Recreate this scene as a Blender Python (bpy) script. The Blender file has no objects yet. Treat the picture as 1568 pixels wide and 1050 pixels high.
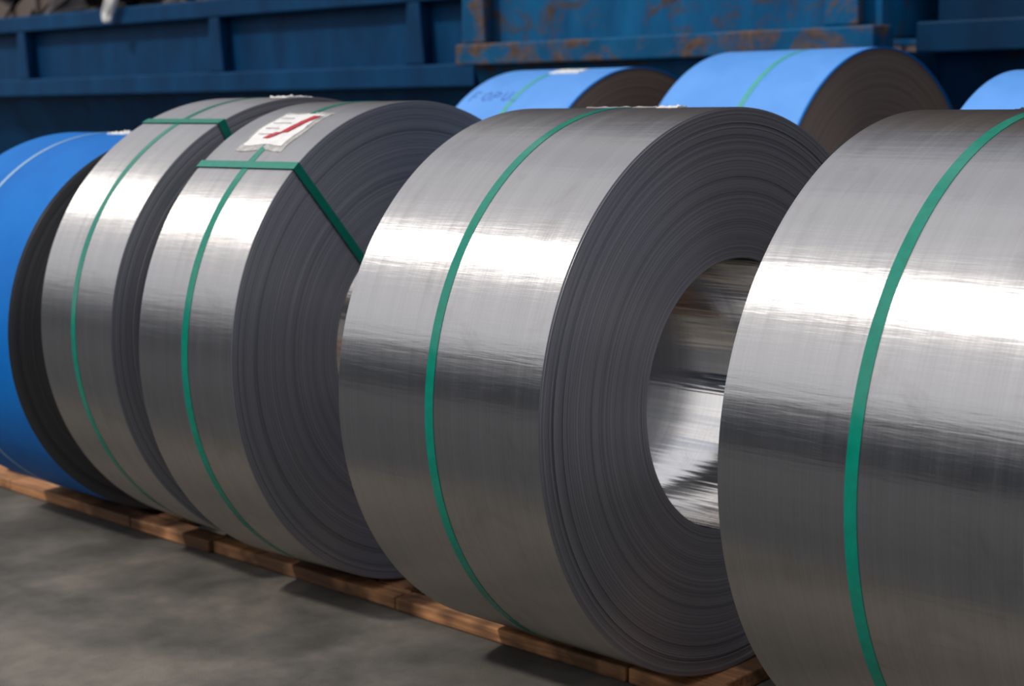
import bpy, bmesh, math, random
from mathutils import Matrix, Vector
random.seed(7)
scene=bpy.context.scene
col=scene.collection
scene.view_settings.view_transform='Standard'
TAU=2*math.pi
FLOOR=-0.034

# ---------------------------------------------------------------- materials
def mat(name):
    m=bpy.data.materials.new(name);m.use_nodes=True
    nt=m.node_tree;b=nt.nodes['Principled BSDF']
    return m,nt,b
def N(nt,t,**k):
    n=nt.nodes.new(t)
    for a,v in k.items(): setattr(n,a,v)
    return n
def ramp(nt,fac,stops):
    r=N(nt,'ShaderNodeValToRGB')
    e=r.color_ramp.elements
    while len(e)<len(stops): e.new(.5)
    for i,(p,c) in enumerate(stops):
        e[i].position=p;e[i].color=(c[0],c[1],c[2],1)
    nt.links.new(fac,r.inputs[0]);return r.outputs[0]
def objco(nt,scale=(1,1,1),rot=(0,0,0)):
    tc=N(nt,'ShaderNodeTexCoord');mp=N(nt,'ShaderNodeMapping')
    mp.inputs['Scale'].default_value=scale;mp.inputs['Rotation'].default_value=rot
    nt.links.new(tc.outputs['Object'],mp.inputs[0]);return mp.outputs[0]
def noise(nt,co,scale=5,detail=4,rough=.5,dist=0):
    n=N(nt,'ShaderNodeTexNoise');n.inputs['Scale'].default_value=scale
    n.inputs['Detail'].default_value=detail;n.inputs['Roughness'].default_value=rough
    n.inputs['Distortion'].default_value=dist
    nt.links.new(co,n.inputs['Vector']);return n.outputs['Fac']
def radius_socket(nt):
    tc=N(nt,'ShaderNodeTexCoord');s=N(nt,'ShaderNodeSeparateXYZ')
    nt.links.new(tc.outputs['Object'],s.inputs[0])
    c=N(nt,'ShaderNodeCombineXYZ');nt.links.new(s.outputs[1],c.inputs[1]);nt.links.new(s.outputs[2],c.inputs[2])
    l=N(nt,'ShaderNodeVectorMath',operation='LENGTH');nt.links.new(c.outputs[0],l.inputs[0])
    return l.outputs['Value'],s
def aniso(nt,b,a):
    t=N(nt,'ShaderNodeTangent',direction_type='RADIAL',axis='X')
    nt.links.new(t.outputs[0],b.inputs['Tangent'])
    b.inputs['Anisotropic'].default_value=a
    b.inputs['Anisotropic Rotation'].default_value=.25

def steel_outer(name,base,rough,an=.95,bumpd=.0010,freq=22,det=5):
    m,nt,b=mat(name)
    b.inputs['Metallic'].default_value=1
    aniso(nt,b,an)
    # brushed bands running round the coil : only vary across the width
    f1=noise(nt,objco(nt,(260,1.2,1.2)),1,3,.6)
    f2=noise(nt,objco(nt,(28,.5,.5)),1,2,.5)
    mx=N(nt,'ShaderNodeMath',operation='ADD');nt.links.new(f1,mx.inputs[0]);nt.links.new(f2,mx.inputs[1])
    h=N(nt,'ShaderNodeMath',operation='MULTIPLY');h.inputs[1].default_value=.5;nt.links.new(mx.outputs[0],h.inputs[0])
    c=ramp(nt,h.outputs[0],[(.3,[v*.86 for v in base]),(.7,[min(1,v*1.07) for v in base])])
    # faint handling smudges and specks
    sm=noise(nt,objco(nt,(1,1,1)),9,6,.7,.8)
    sc=ramp(nt,sm,[(.30,(.84,.82,.80)),(.46,(1,1,1))])
    cm=N(nt,'ShaderNodeMix',data_type='RGBA',blend_type='MULTIPLY');cm.inputs[0].default_value=.7
    nt.links.new(c,cm.inputs[6]);nt.links.new(sc,cm.inputs[7])
    nt.links.new(cm.outputs[2],b.inputs['Base Color'])
    r=N(nt,'ShaderNodeMapRange');r.inputs['From Min'].default_value=.3;r.inputs['From Max'].default_value=.7
    r.inputs['To Min'].default_value=rough*.85;r.inputs['To Max'].default_value=rough*1.15
    nt.links.new(h.outputs[0],r.inputs[0]);nt.links.new(r.outputs[0],b.inputs['Roughness'])
    # slight cross-ripple of the sheet (bands across the coil)
    tc=N(nt,'ShaderNodeTexCoord');s=N(nt,'ShaderNodeSeparateXYZ');nt.links.new(tc.outputs['Object'],s.inputs[0])
    at=N(nt,'ShaderNodeMath',operation='ARCTAN2');nt.links.new(s.outputs[1],at.inputs[0]);nt.links.new(s.outputs[2],at.inputs[1])
    cb=N(nt,'ShaderNodeCombineXYZ');nt.links.new(at.outputs[0],cb.inputs[0])
    mm=N(nt,'ShaderNodeMath',operation='MULTIPLY');mm.inputs[1].default_value=.12;nt.links.new(s.outputs[0],mm.inputs[0]);nt.links.new(mm.outputs[0],cb.inputs[1])
    nn=noise(nt,cb.outputs[0],freq,det,.6)
    bp=N(nt,'ShaderNodeBump');bp.inputs['Strength'].default_value=.6;bp.inputs['Distance'].default_value=bumpd
    nt.links.new(nn,bp.inputs['Height']);nt.links.new(bp.outputs[0],b.inputs['Normal'])
    return m
M_STEEL=steel_outer('brushed_steel',(.59,.57,.555),.33)
M_STEEL_B=steel_outer('brushed_steel_satin',(.61,.59,.575),.43)
M_INNER=steel_outer('bright_steel_bore',(.80,.78,.76),.10,.85,.0022,14,2)

def face_mat(name,c0,c1,rough=.42,met=.85):
    m,nt,b=mat(name)
    b.inputs['Metallic'].default_value=met;b.inputs['Roughness'].default_value=rough
    aniso(nt,b,.88)
    r,s=radius_socket(nt)
    def n1(scale,detail):
        n=N(nt,'ShaderNodeTexNoise',noise_dimensions='1D');n.inputs['Scale'].default_value=scale;n.inputs['Detail'].default_value=detail
        nt.links.new(r,n.inputs['W']);return n.outputs['Fac']
    a=n1(520,2);bb=n1(70,3)
    m1=N(nt,'ShaderNodeMath',operation='MULTIPLY');m1.inputs[1].default_value=.65;nt.links.new(a,m1.inputs[0])
    m2=N(nt,'ShaderNodeMath',operation='MULTIPLY');m2.inputs[1].default_value=.35;nt.links.new(bb,m2.inputs[0])
    ad=N(nt,'ShaderNodeMath',operation='ADD');nt.links.new(m1.outputs[0],ad.inputs[0]);nt.links.new(m2.outputs[0],ad.inputs[1])
    c=ramp(nt,ad.outputs[0],[(.34,c0),(.66,c1)]);nt.links.new(c,b.inputs['Base Color'])
    bp=N(nt,'ShaderNodeBump');bp.inputs['Strength'].default_value=.5;bp.inputs['Distance'].default_value=.0004
    nt.links.new(a,bp.inputs['Height']);nt.links.new(bp.outputs[0],b.inputs['Normal'])
    return m
M_FACE=face_mat('coil_edge_laps',(.21,.212,.235),(.42,.415,.44),.45,.65)
M_FACE_BR=face_mat('coil_edge_laps_bounce_brown',(.20,.15,.13),(.34,.27,.23),.55,.5)  # warm bounced light is put into the brown colour
M_FACE_DK=face_mat('coil_edge_laps_dark',(.08,.08,.082),(.20,.20,.20),.5,.7)

def film(name,c0,c1,rough=.45,spec=.3):
    m,nt,b=mat(name)
    f=noise(nt,objco(nt,(3,3,3)),2,4,.6,.5)
    nt.links.new(ramp(nt,f,[(.3,c0),(.7,c1)]),b.inputs['Base Color'])
    b.inputs['Roughness'].default_value=rough;b.inputs['Specular IOR Level'].default_value=spec
    bp=N(nt,'ShaderNodeBump');bp.inputs['Strength'].default_value=.3;bp.inputs['Distance'].default_value=.003
    nt.links.new(noise(nt,objco(nt,(10,3,3)),3,4,.6,1.2),bp.inputs['Height']);nt.links.new(bp.outputs[0],b.inputs['Normal'])
    return m
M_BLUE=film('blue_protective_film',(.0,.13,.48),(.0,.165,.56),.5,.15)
M_BLUE_L=film('sunlit_blue_film',(.09,.29,.72),(.12,.34,.80),.4)  # same blue film, with sunlight put into the lighter colour

def plain(name,c,rough=.5,met=0,var=.15,scale=20,bump=0):
    m,nt,b=mat(name)
    f=noise(nt,objco(nt),scale,4,.6)
    nt.links.new(ramp(nt,f,[(.3,[v*(1-var) for v in c]),(.7,[min(1,v*(1+var)) for v in c])]),b.inputs['Base Color'])
    b.inputs['Roughness'].default_value=rough;b.inputs['Metallic'].default_value=met
    if bump:
        bp=N(nt,'ShaderNodeBump');bp.inputs['Strength'].default_value=.6;bp.inputs['Distance'].default_value=bump
        nt.links.new(f,bp.inputs['Height']);nt.links.new(bp.outputs[0],b.inputs['Normal'])
    return m
M_GREEN=plain('green_pet_strap',(.0,.20,.135),.2,0,.12,60)
M_GREEN_L=plain('light_green_strap',(.06,.36,.30),.35,0,.1,60)
M_WSTRAP=plain('clear_grey_strap',(.25,.42,.62),.3,0,.1,60)
M_PAPER=plain('label_paper',(.80,.78,.76),.4,0,.12,60,.001)
M_PAPER_G=plain('torn_grey_paper',(.40,.38,.36),.6,0,.4,60,.001)
M_RED=plain('label_red_print',(.45,.01,.02),.4)
M_INK=plain('marker_ink',(.03,.09,.35),.5)
M_INKG=plain('printed_text_grey',(.45,.45,.45),.5)
M_RAG=plain('white_rag',(.8,.8,.78),.8,0,.1,30,.01)

def wood():
    m,nt,b=mat('orange_timber')
    f=noise(nt,objco(nt,(2.5,40,40)),1.5,5,.6,.6)
    g=noise(nt,objco(nt,(4,4,4)),1.2,3,.6)
    c=ramp(nt,f,[(.3,(.19,.085,.04)),(.55,(.46,.21,.085)),(.8,(.66,.36,.17))])
    d=ramp(nt,g,[(.44,(.20,.20,.20)),(.58,(1,1,1))])
    mx=N(nt,'ShaderNodeMix',data_type='RGBA',blend_type='MULTIPLY');mx.inputs[0].default_value=.9
    nt.links.new(c,mx.inputs[6]);nt.links.new(d,mx.inputs[7]);nt.links.new(mx.outputs[2],b.inputs['Base Color'])
    b.inputs['Roughness'].default_value=.75
    bp=N(nt,'ShaderNodeBump');bp.inputs['Strength'].default_value=.6;bp.inputs['Distance'].default_value=.003
    nt.links.new(f,bp.inputs['Height']);nt.links.new(bp.outputs[0],b.inputs['Normal'])
    return m
M_WOOD=wood()

def concrete(name,s1,c0,c1,c2):
    m,nt,b=mat(name)
    a=noise(nt,objco(nt,(1,1,1)),s1,4,.5,.3)
    c=noise(nt,objco(nt,(1,1,1)),14,5,.65,.3)
    e=noise(nt,objco(nt,(1,1,1)),180,3,.6)
    col1=ramp(nt,a,[(.36,c0),(.5,c1),(.66,c2)])
    col2=ramp(nt,c,[(.35,(.75,.75,.75)),(.65,(1.12,1.10,1.06))])
    mx=N(nt,'ShaderNodeMix',data_type='RGBA',blend_type='MULTIPLY');mx.inputs[0].default_value=.8
    nt.links.new(col1,mx.inputs[6]);nt.links.new(col2,mx.inputs[7])
    nt.links.new(mx.outputs[2],b.inputs['Base Color']);b.inputs['Roughness'].default_value=.8
    bp=N(nt,'ShaderNodeBump');bp.inputs['Strength'].default_value=.5;bp.inputs['Distance'].default_value=.002
    nt.links.new(e,bp.inputs['Height']);nt.links.new(bp.outputs[0],b.inputs['Normal'])
    return m
M_CONC=concrete('stained_concrete',3.0,(.056,.052,.045),(.100,.091,.078),(.165,.148,.124))
M_DARK_GROUND=concrete('dark_reflection_ground',2.0,(.026,.030,.038),(.034,.040,.050),(.046,.052,.062))  # dark ground added outside the view so the steel mirrors a dark band

def paint(name,c,dark,rust,th,scale,soft=.04):
    m,nt,b=mat(name)
    a=noise(nt,objco(nt,(1,1,1.3)),scale,7,.68,.6)
    g=noise(nt,objco(nt,(1.5,1.5,.5)),3,4,.6)
    base=ramp(nt,g,[(.3,dark),(.7,c)])
    r1=ramp(nt,noise(nt,objco(nt),25,4,.6),[(.3,[v*.5 for v in rust]),(.7,rust)])
    k=ramp(nt,a,[(th,(0,0,0)),(th+soft,(1,1,1))])
    mx=N(nt,'ShaderNodeMix',data_type='RGBA');nt.links.new(k,mx.inputs[0])
    nt.links.new(base,mx.inputs[6]);nt.links.new(r1,mx.inputs[7])
    nt.links.new(mx.outputs[2],b.inputs['Base Color'])
    b.inputs['Roughness'].default_value=.6;b.inputs['Specular IOR Level'].default_value=.15
    bp=N(nt,'ShaderNodeBump');bp.inputs['Strength'].default_value=.4;bp.inputs['Distance'].default_value=.01
    nt.links.new(a,bp.inputs['Height']);nt.links.new(bp.outputs[0],b.inputs['Normal'])
    return m
M_SKIP1=paint('shade_tinted_blue_skip_paint',(.0,.052,.145),(.0,.024,.075),(.02,.022,.026),.70,3)  # shadow on the left skip is put into this darker blue
M_SKIP2=paint('rusty_blue_skip_paint',(.004,.12,.28),(.0,.05,.14),(.085,.062,.050),.50,4.5,.14)
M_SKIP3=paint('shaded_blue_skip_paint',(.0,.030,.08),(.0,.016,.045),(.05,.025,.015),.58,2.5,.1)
M_RUST=paint('rusted_steel',(.004,.10,.23),(.0,.05,.13),(.14,.09,.065),.47,6,.14)
M_SCRAP=plain('scrap_metal',(.05,.045,.045),.6,.3,.5,12,.01)
M_CLAD=plain('brown_cladding',(.10,.075,.06),.7,0,.15,3)
M_CLADB=plain('blue_grey_cladding',(.05,.065,.10),.7,0,.15,3)
M_WHITE=plain('white_reflection_strip',(.75,.75,.75),.5,0,.05,5)  # for strips added to reflect as bright streaks on the coils

# ---------------------------------------------------------------- mesh helpers
def fixn(o,ang=None):
    bm=bmesh.new();bm.from_mesh(o.data);bmesh.ops.recalc_face_normals(bm,faces=bm.faces)
    if ang:
        for e in bm.edges:
            if len(e.link_faces)==2 and e.calc_face_angle(0)>ang: e.smooth=False
    bm.to_mesh(o.data);bm.free()
def mesh_obj(name,verts,faces,mats,idx=None,smooth=None,parent=None):
    me=bpy.data.meshes.new(name);me.from_pydata(verts,[],faces)
    for m in mats: me.materials.append(m)
    if idx:
        for p,i in zip(me.polygons,idx): p.material_index=i
    if smooth is not None:
        if smooth is True:
            for p in me.polygons:p.use_smooth=True
        else:
            for p,s in zip(me.polygons,smooth):p.use_smooth=s
    me.update()
    o=bpy.data.objects.new(name,me);col.objects.link(o)
    if parent:o.parent=parent
    return o
def empty(name,loc=(0,0,0),yaw=0):
    e=bpy.data.objects.new(name,None);col.objects.link(e)
    e.location=loc;e.rotation_euler=(0,0,yaw);e.empty_display_size=.1
    return e
def bx(V,F,x0,x1,y0,y1,z0,z1,I=None,mi=0):
    n=len(V)
    V+=[(x0,y0,z0),(x1,y0,z0),(x1,y1,z0),(x0,y1,z0),(x0,y0,z1),(x1,y0,z1),(x1,y1,z1),(x0,y1,z1)]
    F+=[(n,n+3,n+2,n+1),(n+4,n+5,n+6,n+7),(n,n+1,n+5,n+4),(n+1,n+2,n+6,n+5),(n+2,n+3,n+7,n+6),(n+3,n,n+4,n+7)]
    if I is not None:I+=[mi]*6
def bevel(o,w,seg=2):
    b=o.modifiers.new('bevel','BEVEL');b.width=w;b.segments=seg;b.limit_method='ANGLE'

SEG=300
def coil_body(parent,R,w,ri,m_out,m_face,m_in,tele=.0004,seed=1,name='wound_coil',step=.0042):
    rnd=random.Random(seed)
    def side(sgn):
        pts=[];r=R-.001
        rs=[]
        while r>ri+.003:
            dr=rnd.uniform(step*.6,step*1.4);r2=max(r-dr,ri+.002)
            edge=r>R-.07
            o=rnd.uniform(-1,1)*tele*(2.2 if edge else .6)
            if rnd.random()<(.35 if edge else .06):o+=rnd.choice([-1,1])*tele*2.6
            rs.append((r,r2,o));r=r2
        for a,b,o in rs: pts+=[(sgn*(w/2+o),a),(sgn*(w/2+o),b)]
        return pts
    back=side(-1);front=side(1)
    P=[(-w/2+.0012,R)]
    for i in range(1,6):P.append((-w/2+.0012+(w-.0024)*i/6,R))
    P.append((w/2-.0012,R));nout=len(P)
    P+=front;nf=len(P)
    P.append((w/2-.0015,ri));P.append((-w/2+.0015,ri));ni=len(P)
    P+=back[::-1]
    V=[];F=[];I=[];Sm=[]
    for k in range(SEG):
        a=TAU*k/SEG;c=math.cos(a);s=math.sin(a)
        for x,r in P:V.append((x,r*s,r*c))
    n=len(P)
    for k in range(SEG):
        k2=(k+1)%SEG
        for j in range(n):
            j2=(j+1)%n
            F.append((k*n+j,k*n+j2,k2*n+j2,k2*n+j))
            if j<nout-1: I.append(0);Sm.append(True)
            elif j<nf: I.append(1);Sm.append(False)
            elif j<ni-1: I.append(2);Sm.append(True)
            else: I.append(1);Sm.append(False)
    o=mesh_obj(name,V,F,[m_out,m_face,m_in],I,Sm,parent)
    bm=bmesh.new();bm.from_mesh(o.data);bmesh.ops.recalc_face_normals(bm,faces=bm.faces)
    for e in bm.edges:
        if len(e.link_faces)==2 and (e.link_faces[0].material_index!=e.link_faces[1].material_index): e.smooth=False
    bm.to_mesh(o.data);bm.free()
    return o
def wrap(parent,name,x0,x1,p0,p1,R,m,thick=.0012,nx=2,np_=None,shape=None,wav=0,seed=0,skew=0):
    """thin sheet laid on the cylinder, phi measured from the top towards -Y"""
    rnd=random.Random(seed)
    if np_ is None: np_=max(2,int(abs(p1-p0)/math.radians(1.5)))
    V=[];F=[]
    for l in range(2):
        for i in range(np_+1):
            t=i/np_
            for j in range(nx+1):
                u=j/nx
                ph=p0+(p1-p0)*t; x=x0+(x1-x0)*u+skew*t
                r=R+(thick if l else 0.0002)
                if wav and l: r+=wav*abs(rnd.gauss(0,1))
                if shape: x,ph=shape(x,ph,u,t)
                V.append((x,-r*math.sin(ph),r*math.cos(ph)))
    n=(np_+1)*(nx+1)
    g=lambda l,i,j:l*n+i*(nx+1)+j
    for i in range(np_):
        for j in range(nx):
            F.append((g(1,i,j),g(1,i+1,j),g(1,i+1,j+1),g(1,i,j+1)))
            F.append((g(0,i,j),g(0,i,j+1),g(0,i+1,j+1),g(0,i+1,j)))
    for i in range(np_):
        F.append((g(0,i,0),g(0,i+1,0),g(1,i+1,0),g(1,i,0)))
        F.append((g(0,i,nx),g(1,i,nx),g(1,i+1,nx),g(0,i+1,nx)))
    for j in range(nx):
        F.append((g(0,0,j),g(1,0,j),g(1,0,j+1),g(0,0,j+1)))
        F.append((g(0,np_,j),g(0,np_,j+1),g(1,np_,j+1),g(1,np_,j)))
    o=mesh_obj(name,V,F,[m],None,True,parent);fixn(o,.9)
    return o
def strap(parent,R,xc,m,width=.0205,tilt=.004,ph=.3):
    def sh(x,p,u,t): return x+tilt*math.sin(p+ph),p
    return wrap(parent,'circumference_strap',xc-width/2,xc+width/2,rad(-172),rad(172),R,m,.0011,2,240,sh)
def cross_strap(parent,R,ri,w,phi,m,width=.020):
    th=.0012;f=.0035
    V=[];F=[]
    loop=[(-w/2-f,R+.002),(0,R+.002),(w/2+f,R+.002),(w/2+f,(R+ri)/2),(w/2+f,ri-.002),(0,ri-.002),(-w/2-f,ri-.002),(-w/2-f,(R+ri)/2)]
    lo2=[(-w/2-f-th,R+.002+th),(0,R+.002+th),(w/2+f+th,R+.002+th),(w/2+f+th,(R+ri)/2),(w/2+f+th,ri-.002-th),(0,ri-.002-th),(-w/2-f-th,ri-.002-th),(-w/2-f-th,(R+ri)/2)]
    c=math.cos(phi);s=math.sin(phi)
    for L in (loop,lo2):
        for sg in (-1,1):
            for x,r in L:
                V.append((x,-r*s+sg*width/2*-c,r*c+sg*width/2*-s))
    n=len(loop);g=lambda l,sg,i:(l*2+sg)*n+i%n
    for i in range(n):
        F.append((g(1,0,i),g(1,1,i),g(1,1,i+1),g(1,0,i+1)))
        F.append((g(0,0,i),g(0,0,i+1),g(0,1,i+1),g(0,1,i)))
        for sg in (0,1):F.append((g(0,sg,i),g(1,sg,i),g(1,sg,i+1),g(0,sg,i+1)))
    o=mesh_obj('eye_strap',V,F,[m],None,None,parent);fixn(o)
    return o
def polyline(parent,name,pts,R,m,wd=.004):
    V=[];F=[]
    for st in pts:
        for (xa,pa),(xb,pb) in zip(st[:-1],st[1:]):
            d=Vector((xb-xa,(pb-pa)*R));nn=Vector((-d.y,d.x)).normalized()*wd/2
            n=len(V)
            for x,p in ((xa,pa),(xb,pb)):
                for sg in(-1,1):
                    xx=x+sg*nn.x;pp=p+sg*nn.y/R
                    for r in (R+.0002,R+.0012):V.append((xx,-r*math.sin(pp),r*math.cos(pp)))
            F+=[(n+1,n+3,n+7,n+5),(n,n+4,n+6,n+2),(n,n+1,n+5,n+4),(n+2,n+6,n+7,n+3),(n,n+2,n+3,n+1),(n+4,n+5,n+7,n+6)]
    return mesh_obj(name,V,F,[m],None,None,parent)

def coil_root(name,R,x1,w,y,yaw):
    return empty(name,(x1-w/2*math.cos(yaw),y-w/2*math.sin(yaw),R),yaw)
rad=math.radians
# ---------------------------------------------------------------- front row
R,w=.5313,.5143
D=coil_root('steel_coil',R,0,w,0,0)
coil_body(D,R,w,.254,M_STEEL,M_FACE,M_INNER,seed=3)
strap(D,R,-.012,M_GREEN)
wrap(D,'torn_label',-.12,.06,rad(-9),rad(-2),R,M_PAPER_G,.001,14,8,None,.001,5)
wrap(D,'label_shred',.07,.12,rad(-4),rad(2),R,M_PAPER,.001,8,6,None,.002,6,.02)
R,w=.5277,.5
E=coil_root('steel_coil',R,.885,w,-.0237,-.0359)
coil_body(E,R,w,.254,M_STEEL,M_FACE,M_INNER,seed=4)
strap(E,R,-.017,M_GREEN)
wrap(E,'torn_label',-.1,0,rad(-9),rad(-4),R,M_SCRAP,.001,12,6,None,.002,8)
R,w=.5407,.315
C=coil_root('steel_coil',R,-.9036,w,.0293,.0486)
coil_body(C,R,w,.254,M_STEEL_B,M_FACE,M_INNER,seed=5)
strap(C,R,0,M_GREEN);cross_strap(C,R,.254,w,rad(40),M_GREEN)
def lab(x,p,u,t): return x+.004*math.sin(9*t+3*u),p+.006*math.sin(8*u)
wrap(C,'clear_film_pocket',-.085,.075,rad(16.5),rad(35),R,M_PAPER_G,.0008,16,14,lab,.0004,19)
wrap(C,'paper_label',-.075,.06,rad(18),rad(33),R,M_PAPER,.0022,16,14,lab,.0006,9)
wrap(C,'red_arrow_print',.035,.058,rad(19.5),rad(28),R+.0035,M_RED,.001,4,8,lambda x,p,u,t:(x-.030*t,p),.0002,2)
wrap(C,'red_arrow_head',-.01,.013,rad(28),rad(30.5),R+.0035,M_RED,.001,4,4,lambda x,p,u,t:(x-.02*t,p),.0002,3)
txt=[[(-.06,rad(21+2.6*i)),(-.06+(.06 if i%2 else .045),rad(21+2.6*i))] for i in range(4)]
polyline(C,'printed_text_lines',txt,R+.0042,M_INKG,.0016)
R,w=.5467,.335
B=coil_root('steel_coil',R,-1.3151,w,.0456,-.0495)
coil_body(B,R,w,.254,M_STEEL_B,M_FACE,M_INNER,seed=6)
strap(B,R,-.01,M_GREEN);cross_strap(B,R,.254,w,rad(25),M_GREEN)
wrap(B,'torn_label',.06,.13,rad(-6),rad(2),R,M_PAPER,.001,10,8,None,.002,11)
R,w=.5031,.5
A=coil_root('blue_wrapped_steel_coil',R,-1.846,w,.0237,-.0033)
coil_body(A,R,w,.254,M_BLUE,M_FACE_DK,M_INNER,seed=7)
strap(A,R,-.06,M_WSTRAP,.016)
wrap(A,'torn_label',.02,.14,rad(-2),rad(6),R,M_PAPER,.001,10,8,None,.003,12)
# ---------------------------------------------------------------- back row
def overhang(parent,R,w):
    V=[];F=[];n=200
    for x in (w/2-.004,w/2+.006):
        for r in (R-.004,R+.0004):
            for k in range(n):
                a=TAU*k/n;V.append((x,r*math.sin(a),r*math.cos(a)))
    for k in range(n):
        k2=(k+1)%n
        for a,b in ((0,1),(1,3),(3,2),(2,0)):
            F.append((a*n+k,a*n+k2,b*n+k2,b*n+k))
    o=mesh_obj('film_overhang',V,F,[M_BLUE],None,True,parent);fixn(o,.9)
R,w=.6012,.5804
G=coil_root('blue_wrapped_steel_coil',R,-1.0848,w,2.2336,.0128)
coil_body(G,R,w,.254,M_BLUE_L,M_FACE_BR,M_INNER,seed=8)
overhang(G,R-.0005,w)
strap(G,R,.04,M_GREEN_L,.02)
R,w=.5799,.5505
Fc=coil_root('blue_wrapped_steel_coil',R,-1.9284,w,2.0175,.0052)
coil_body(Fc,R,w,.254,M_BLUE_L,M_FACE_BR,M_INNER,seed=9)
overhang(Fc,R-.0005,w)
strap(Fc,R,-.02,M_GREEN_L,.02)
wrap(Fc,'paper_label',-.02,.12,rad(8),rad(14),R,M_PAPER,.002,10,8,None,.002,13)
def L(ch,x,p,s=.05):
    q=s/R*1.25
    G_={'F':[[(0,1),(0,0),(.6,0)],[(0,.5),(.5,.5)]],'O':[[(.5,0),(.1,.3),(.1,.7),(.5,1),(.8,.7),(.8,.3),(.5,0)]],
        'P':[[(0,1),(0,0),(.6,.1),(.6,.5),(0,.5)]],'U':[[(0,0),(.05,.8),(.4,1),(.7,.8),(.7,0)]],'L':[[(0,0),(0,1),(.6,1)]]}[ch]
    return [[(x+a*s,p+b*q) for a,b in st] for st in G_]
st=[]
for i,ch in enumerate('FOPUL'): st+=L(ch,-.235+.052*i,rad(30),.042)
polyline(Fc,'handwritten_mark',st,R,M_INK,.0045)
R,w=.5588,.5
H=coil_root('blue_wrapped_steel_coil',R,.1206,w,1.8064,.001)
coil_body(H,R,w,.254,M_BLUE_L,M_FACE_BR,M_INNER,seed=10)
strap(H,R,.03,M_GREEN_L,.02)

# ---------------------------------------------------------------- timber skids
def skid(yc,x0,x1,seed):
    rnd=random.Random(seed)
    V=[];F=[]
    for sg in (-1,1):
        x=x0
        while x<x1:
            L_=rnd.uniform(.35,.8);xe=min(x+L_,x1);j=rnd.uniform(-.009,.003);n=len(V)
            a,b=sorted((yc+sg*(.148+j),yc+sg*.085))
            bx(V,F,x,xe-.006,a,b,FLOOR+.001,-.001-rnd.uniform(0,.002));x=xe
    x=x0+.2
    while x<x1-.1:
        bx(V,F,x,x+.09,yc-.084,yc+.084,FLOOR+.001,-.001);x+=.45
    o=mesh_obj('timber_skid',V,F,[M_WOOD]);fixn(o)
    bevel(o,.004)
skid(0.0,-3.4,1.6,1);skid(2.1,-3.4,1.0,2)

# ---------------------------------------------------------------- floor
V=[];F=[];I=[]
bx(V,F,-40,40,-1.05,40,FLOOR-.3,FLOOR,I,0)
bx(V,F,-40,40,-40,-1.05,FLOOR-.3,FLOOR,I,1)
mesh_obj('floor',V,F,[M_CONC,M_DARK_GROUND],I)

# ---------------------------------------------------------------- skips
def skip(name,x0,x1,y,zt,zb,ribs,m,mr,rust_parts=False,depth=2.0,tilt=0,rail=.11,hullin=.45,fl=.06):
    e=empty(name,((x0+x1)/2,y,FLOOR),0)
    xc=(x0+x1)/2;a=x0-xc;b=x1-xc
    zt-=FLOOR;zb-=FLOOR
    V=[];F=[];I=[]
    def B_(*q,mi=0):bx(V,F,*q,I,mi)
    t=.02
    B_(a,b,0,t,zb,zt)
    B_(a,b,depth-t,depth,zb,zt);B_(a,a+t,t,depth-t,zb,zt);B_(b-t,b,t,depth-t,zb,zt)
    B_(a-.03,b+.03,-.09,.05,zt-rail,zt)
    B_(a-.03,b+.03,depth-.05,depth+.09,zt-rail,zt)
    B_(a-.03,b+.03,-.11,.04,zb-fl,zb+fl,mi=1 if rust_parts else 0)
    for r in ribs:
        r-=xc
        n=len(V)
        B_(r-.05,r+.05,-.085,0,zb+fl,zt-rail,mi=1 if rust_parts else 0)
        for q in (n,n+1):
            v=V[q];V[q]=(v[0]+(-.03 if q==n else .03),v[1],v[2])
    n=len(V)
    V+= [(a,-.02,zb-fl),(b,-.02,zb-fl),(b,depth,zb-fl),(a,depth,zb-fl),(a,hullin,.12),(b,hullin,.12),(b,depth-.2,.12),(a,depth-.2,.12)]
    F+=[(n,n+1,n+2,n+3),(n+7,n+6,n+5,n+4),(n,n+4,n+5,n+1),(n+1,n+5,n+6,n+2),(n+2,n+6,n+7,n+3),(n+3,n+7,n+4,n)]
    I+=[0]*6
    B_(a+.2,b-.2,hullin+.1,hullin+.22,.001,.12);B_(a+.2,b-.2,depth-.45,depth-.33,.001,.12)
    o=mesh_obj('skip_body',V,F,[m,mr],I,None,e);fixn(o)
    bevel(o,.012);e.rotation_euler=(0,tilt,0)
    return e
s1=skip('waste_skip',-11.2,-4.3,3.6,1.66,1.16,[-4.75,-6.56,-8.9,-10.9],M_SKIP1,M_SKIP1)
s2=skip('waste_skip',-3.85,-1.62,3.1,2.35,1.25,[-3.78,-1.75],M_SKIP2,M_RUST,True,depth=1.9,fl=.05)
s3=skip('waste_skip',-1.5,3.2,3.3,2.3,1.25,[-.6,.8,2.4],M_SKIP3,M_RUST,False,depth=1.9)
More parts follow.
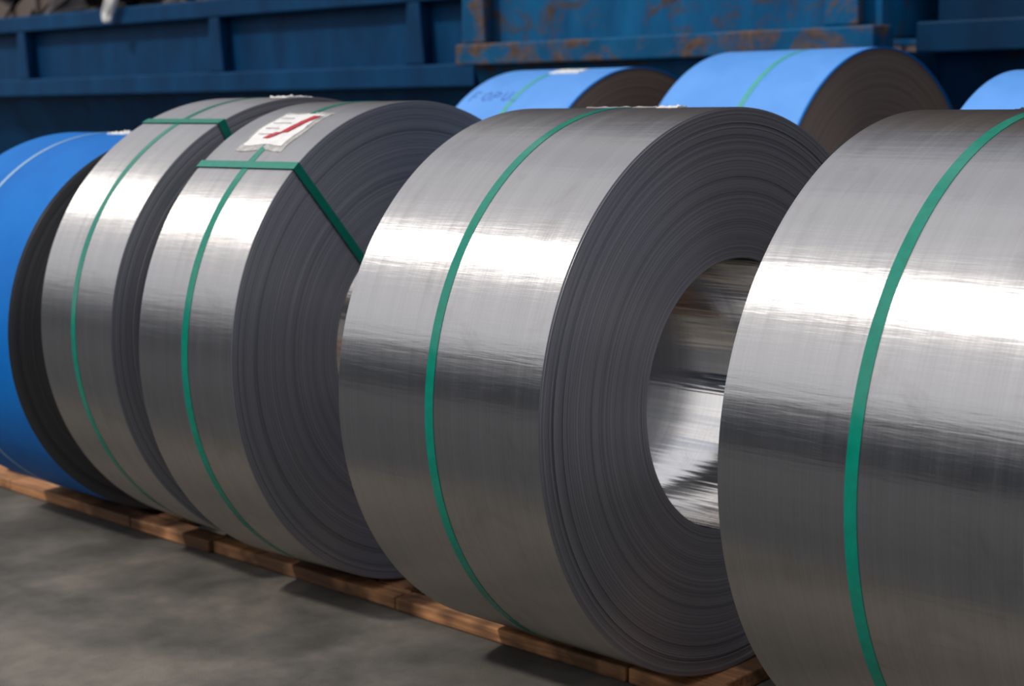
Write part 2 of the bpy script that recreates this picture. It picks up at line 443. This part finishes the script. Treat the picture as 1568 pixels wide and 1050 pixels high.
# scrap heaped in the left skip (part of it)
ox,oy,oz=s1.location
V=[];F=[]
rnd=random.Random(4)
for k in range(140):
    x=rnd.uniform(-10.9,-5.0);y=rnd.uniform(3.95,5.2);z=rnd.uniform(1.3,1.85)
    n=len(V);s=rnd.uniform(.1,.4)
    q=[Vector((rnd.uniform(-1,1),rnd.uniform(-.6,.6),rnd.uniform(-.5,.5)))*s for _ in range(8)]
    V+=[(x+p.x-ox,y+p.y-oy,z+p.z-oz) for p in q]
    F+=[(n,n+1,n+2),(n,n+2,n+3),(n,n+3,n+4),(n+4,n+5,n+6),(n+4,n+6,n+7),(n,n+5,n+7),(n+1,n+6,n+3)]
mesh_obj('scrap_heap',V,F,[M_SCRAP],None,None,s1)
V=[];F=[];nx,ny=6,14
for i in range(ny+1):
    for j in range(nx+1):
        t=i/ny;u=j/nx
        V.append((-7.62+(u-.5)*.12*(1-.5*abs(t-.4))+.04*math.sin(5*t)-ox,3.47-.02*math.sin(u*9+3*t)-.02*t-oy,1.84-.27*t+.01*math.sin(7*u)-oz))
for i in range(ny):
    for j in range(nx):
        a=i*(nx+1)+j;F.append((a,a+1,a+nx+2,a+nx+1))
o=mesh_obj('white_rag',V,F,[M_RAG],None,True,s1);o.modifiers.new('s','SOLIDIFY').thickness=.008

# ---------------------------------------------------------------- walls added for the steel reflections
def clad(name,x0,x1,y,h,m,face,strips):
    V=[];F=[];I=[]
    d=.4
    bx(V,F,x0,x1,y,y+d*face,FLOOR,h,I,0)
    x=x0
    while x<x1:
        bx(V,F,x,x+.12,y-.05*face,y,FLOOR,h-.02,I,0);x+=.6
    for z0,z1 in strips: bx(V,F,x0-.1,x1+.1,y-.15*face,y-.05*face,z0,z1,I,1)
    o=mesh_obj(name,V,F,[m,M_WHITE],I);fixn(o)
clad('added_reflection_wall',-22,22,8,11,M_CLAD,1,[])  # added to darken the reflection along the coil tops
clad('added_reflection_wall',-26,26,-14,4.2,M_CLADB,-1,[(1.9,2.2),(2.75,3.0),(4.05,4.2)])  # added behind the camera, mirrored as a dark band with bright streaks

# ---------------------------------------------------------------- light
sd=Vector((-.22,-.60,.76)).normalized()
ld=bpy.data.lights.new('sun','SUN');ld.energy=2.1;ld.angle=rad(4);ld.color=(1,.95,.88)
lo=bpy.data.objects.new('sun',ld);col.objects.link(lo);lo.rotation_euler=sd.to_track_quat('Z','Y').to_euler();lo.location=(-5,-4,9)
wd=bpy.data.worlds.new('hazy_sky');scene.world=wd;wd.use_nodes=True
nt=wd.node_tree;bg=nt.nodes['Background']
tc=N(nt,'ShaderNodeTexCoord');sp=N(nt,'ShaderNodeSeparateXYZ');nt.links.new(tc.outputs['Generated'],sp.inputs[0])
c1=ramp(nt,sp.outputs[2],[(0,(.46,.50,.57)),(.2,(.53,.56,.61)),(.5,(.52,.54,.59)),(1,(.44,.47,.54))])
dt=N(nt,'ShaderNodeVectorMath',operation='DOT_PRODUCT');dt.inputs[1].default_value=sd;nt.links.new(tc.outputs['Generated'],dt.inputs[0])
gl=ramp(nt,dt.outputs['Value'],[(.30,(0,0,0)),(.65,(.22,.21,.20)),(.9,(.38,.36,.34)),(1,(.5,.48,.46))])
# thin cloud structure in the haze
cl=noise(nt,tc.outputs['Generated'],4.5,6,.62,.6)
cr=ramp(nt,cl,[(.38,(.60,.65,.72)),(.62,(1.25,1.21,1.17))])
ad=N(nt,'ShaderNodeMix',data_type='RGBA',blend_type='ADD');ad.inputs[0].default_value=1
nt.links.new(c1,ad.inputs[6]);nt.links.new(gl,ad.inputs[7])
ml=N(nt,'ShaderNodeMix',data_type='RGBA',blend_type='MULTIPLY');ml.inputs[0].default_value=1
nt.links.new(ad.outputs[2],ml.inputs[6]);nt.links.new(cr,ml.inputs[7])
nt.links.new(ml.outputs[2],bg.inputs[0]);bg.inputs[1].default_value=1.08

# ---------------------------------------------------------------- camera
x,y,z,a,b,r,f=1.807,-2.4127,1.1156,2.3514,-.1586,-.0238,2540.18
fw=Vector((math.cos(a)*math.cos(b),math.sin(a)*math.cos(b),math.sin(b)))
rt=Vector((math.sin(a),-math.cos(a),0));up=rt.cross(fw)
r2=rt*math.cos(r)+up*math.sin(r);u2=up*math.cos(r)-rt*math.sin(r)
cd=bpy.data.cameras.new('camera');co=bpy.data.objects.new('camera',cd);col.objects.link(co)
cd.sensor_width=36;cd.lens=f*36/1600
co.matrix_world=Matrix(((r2[0],u2[0],-fw[0],x),(r2[1],u2[1],-fw[1],y),(r2[2],u2[2],-fw[2],z),(0,0,0,1)))
cd.dof.use_dof=True;cd.dof.focus_distance=2.6;cd.dof.aperture_fstop=5
scene.camera=co
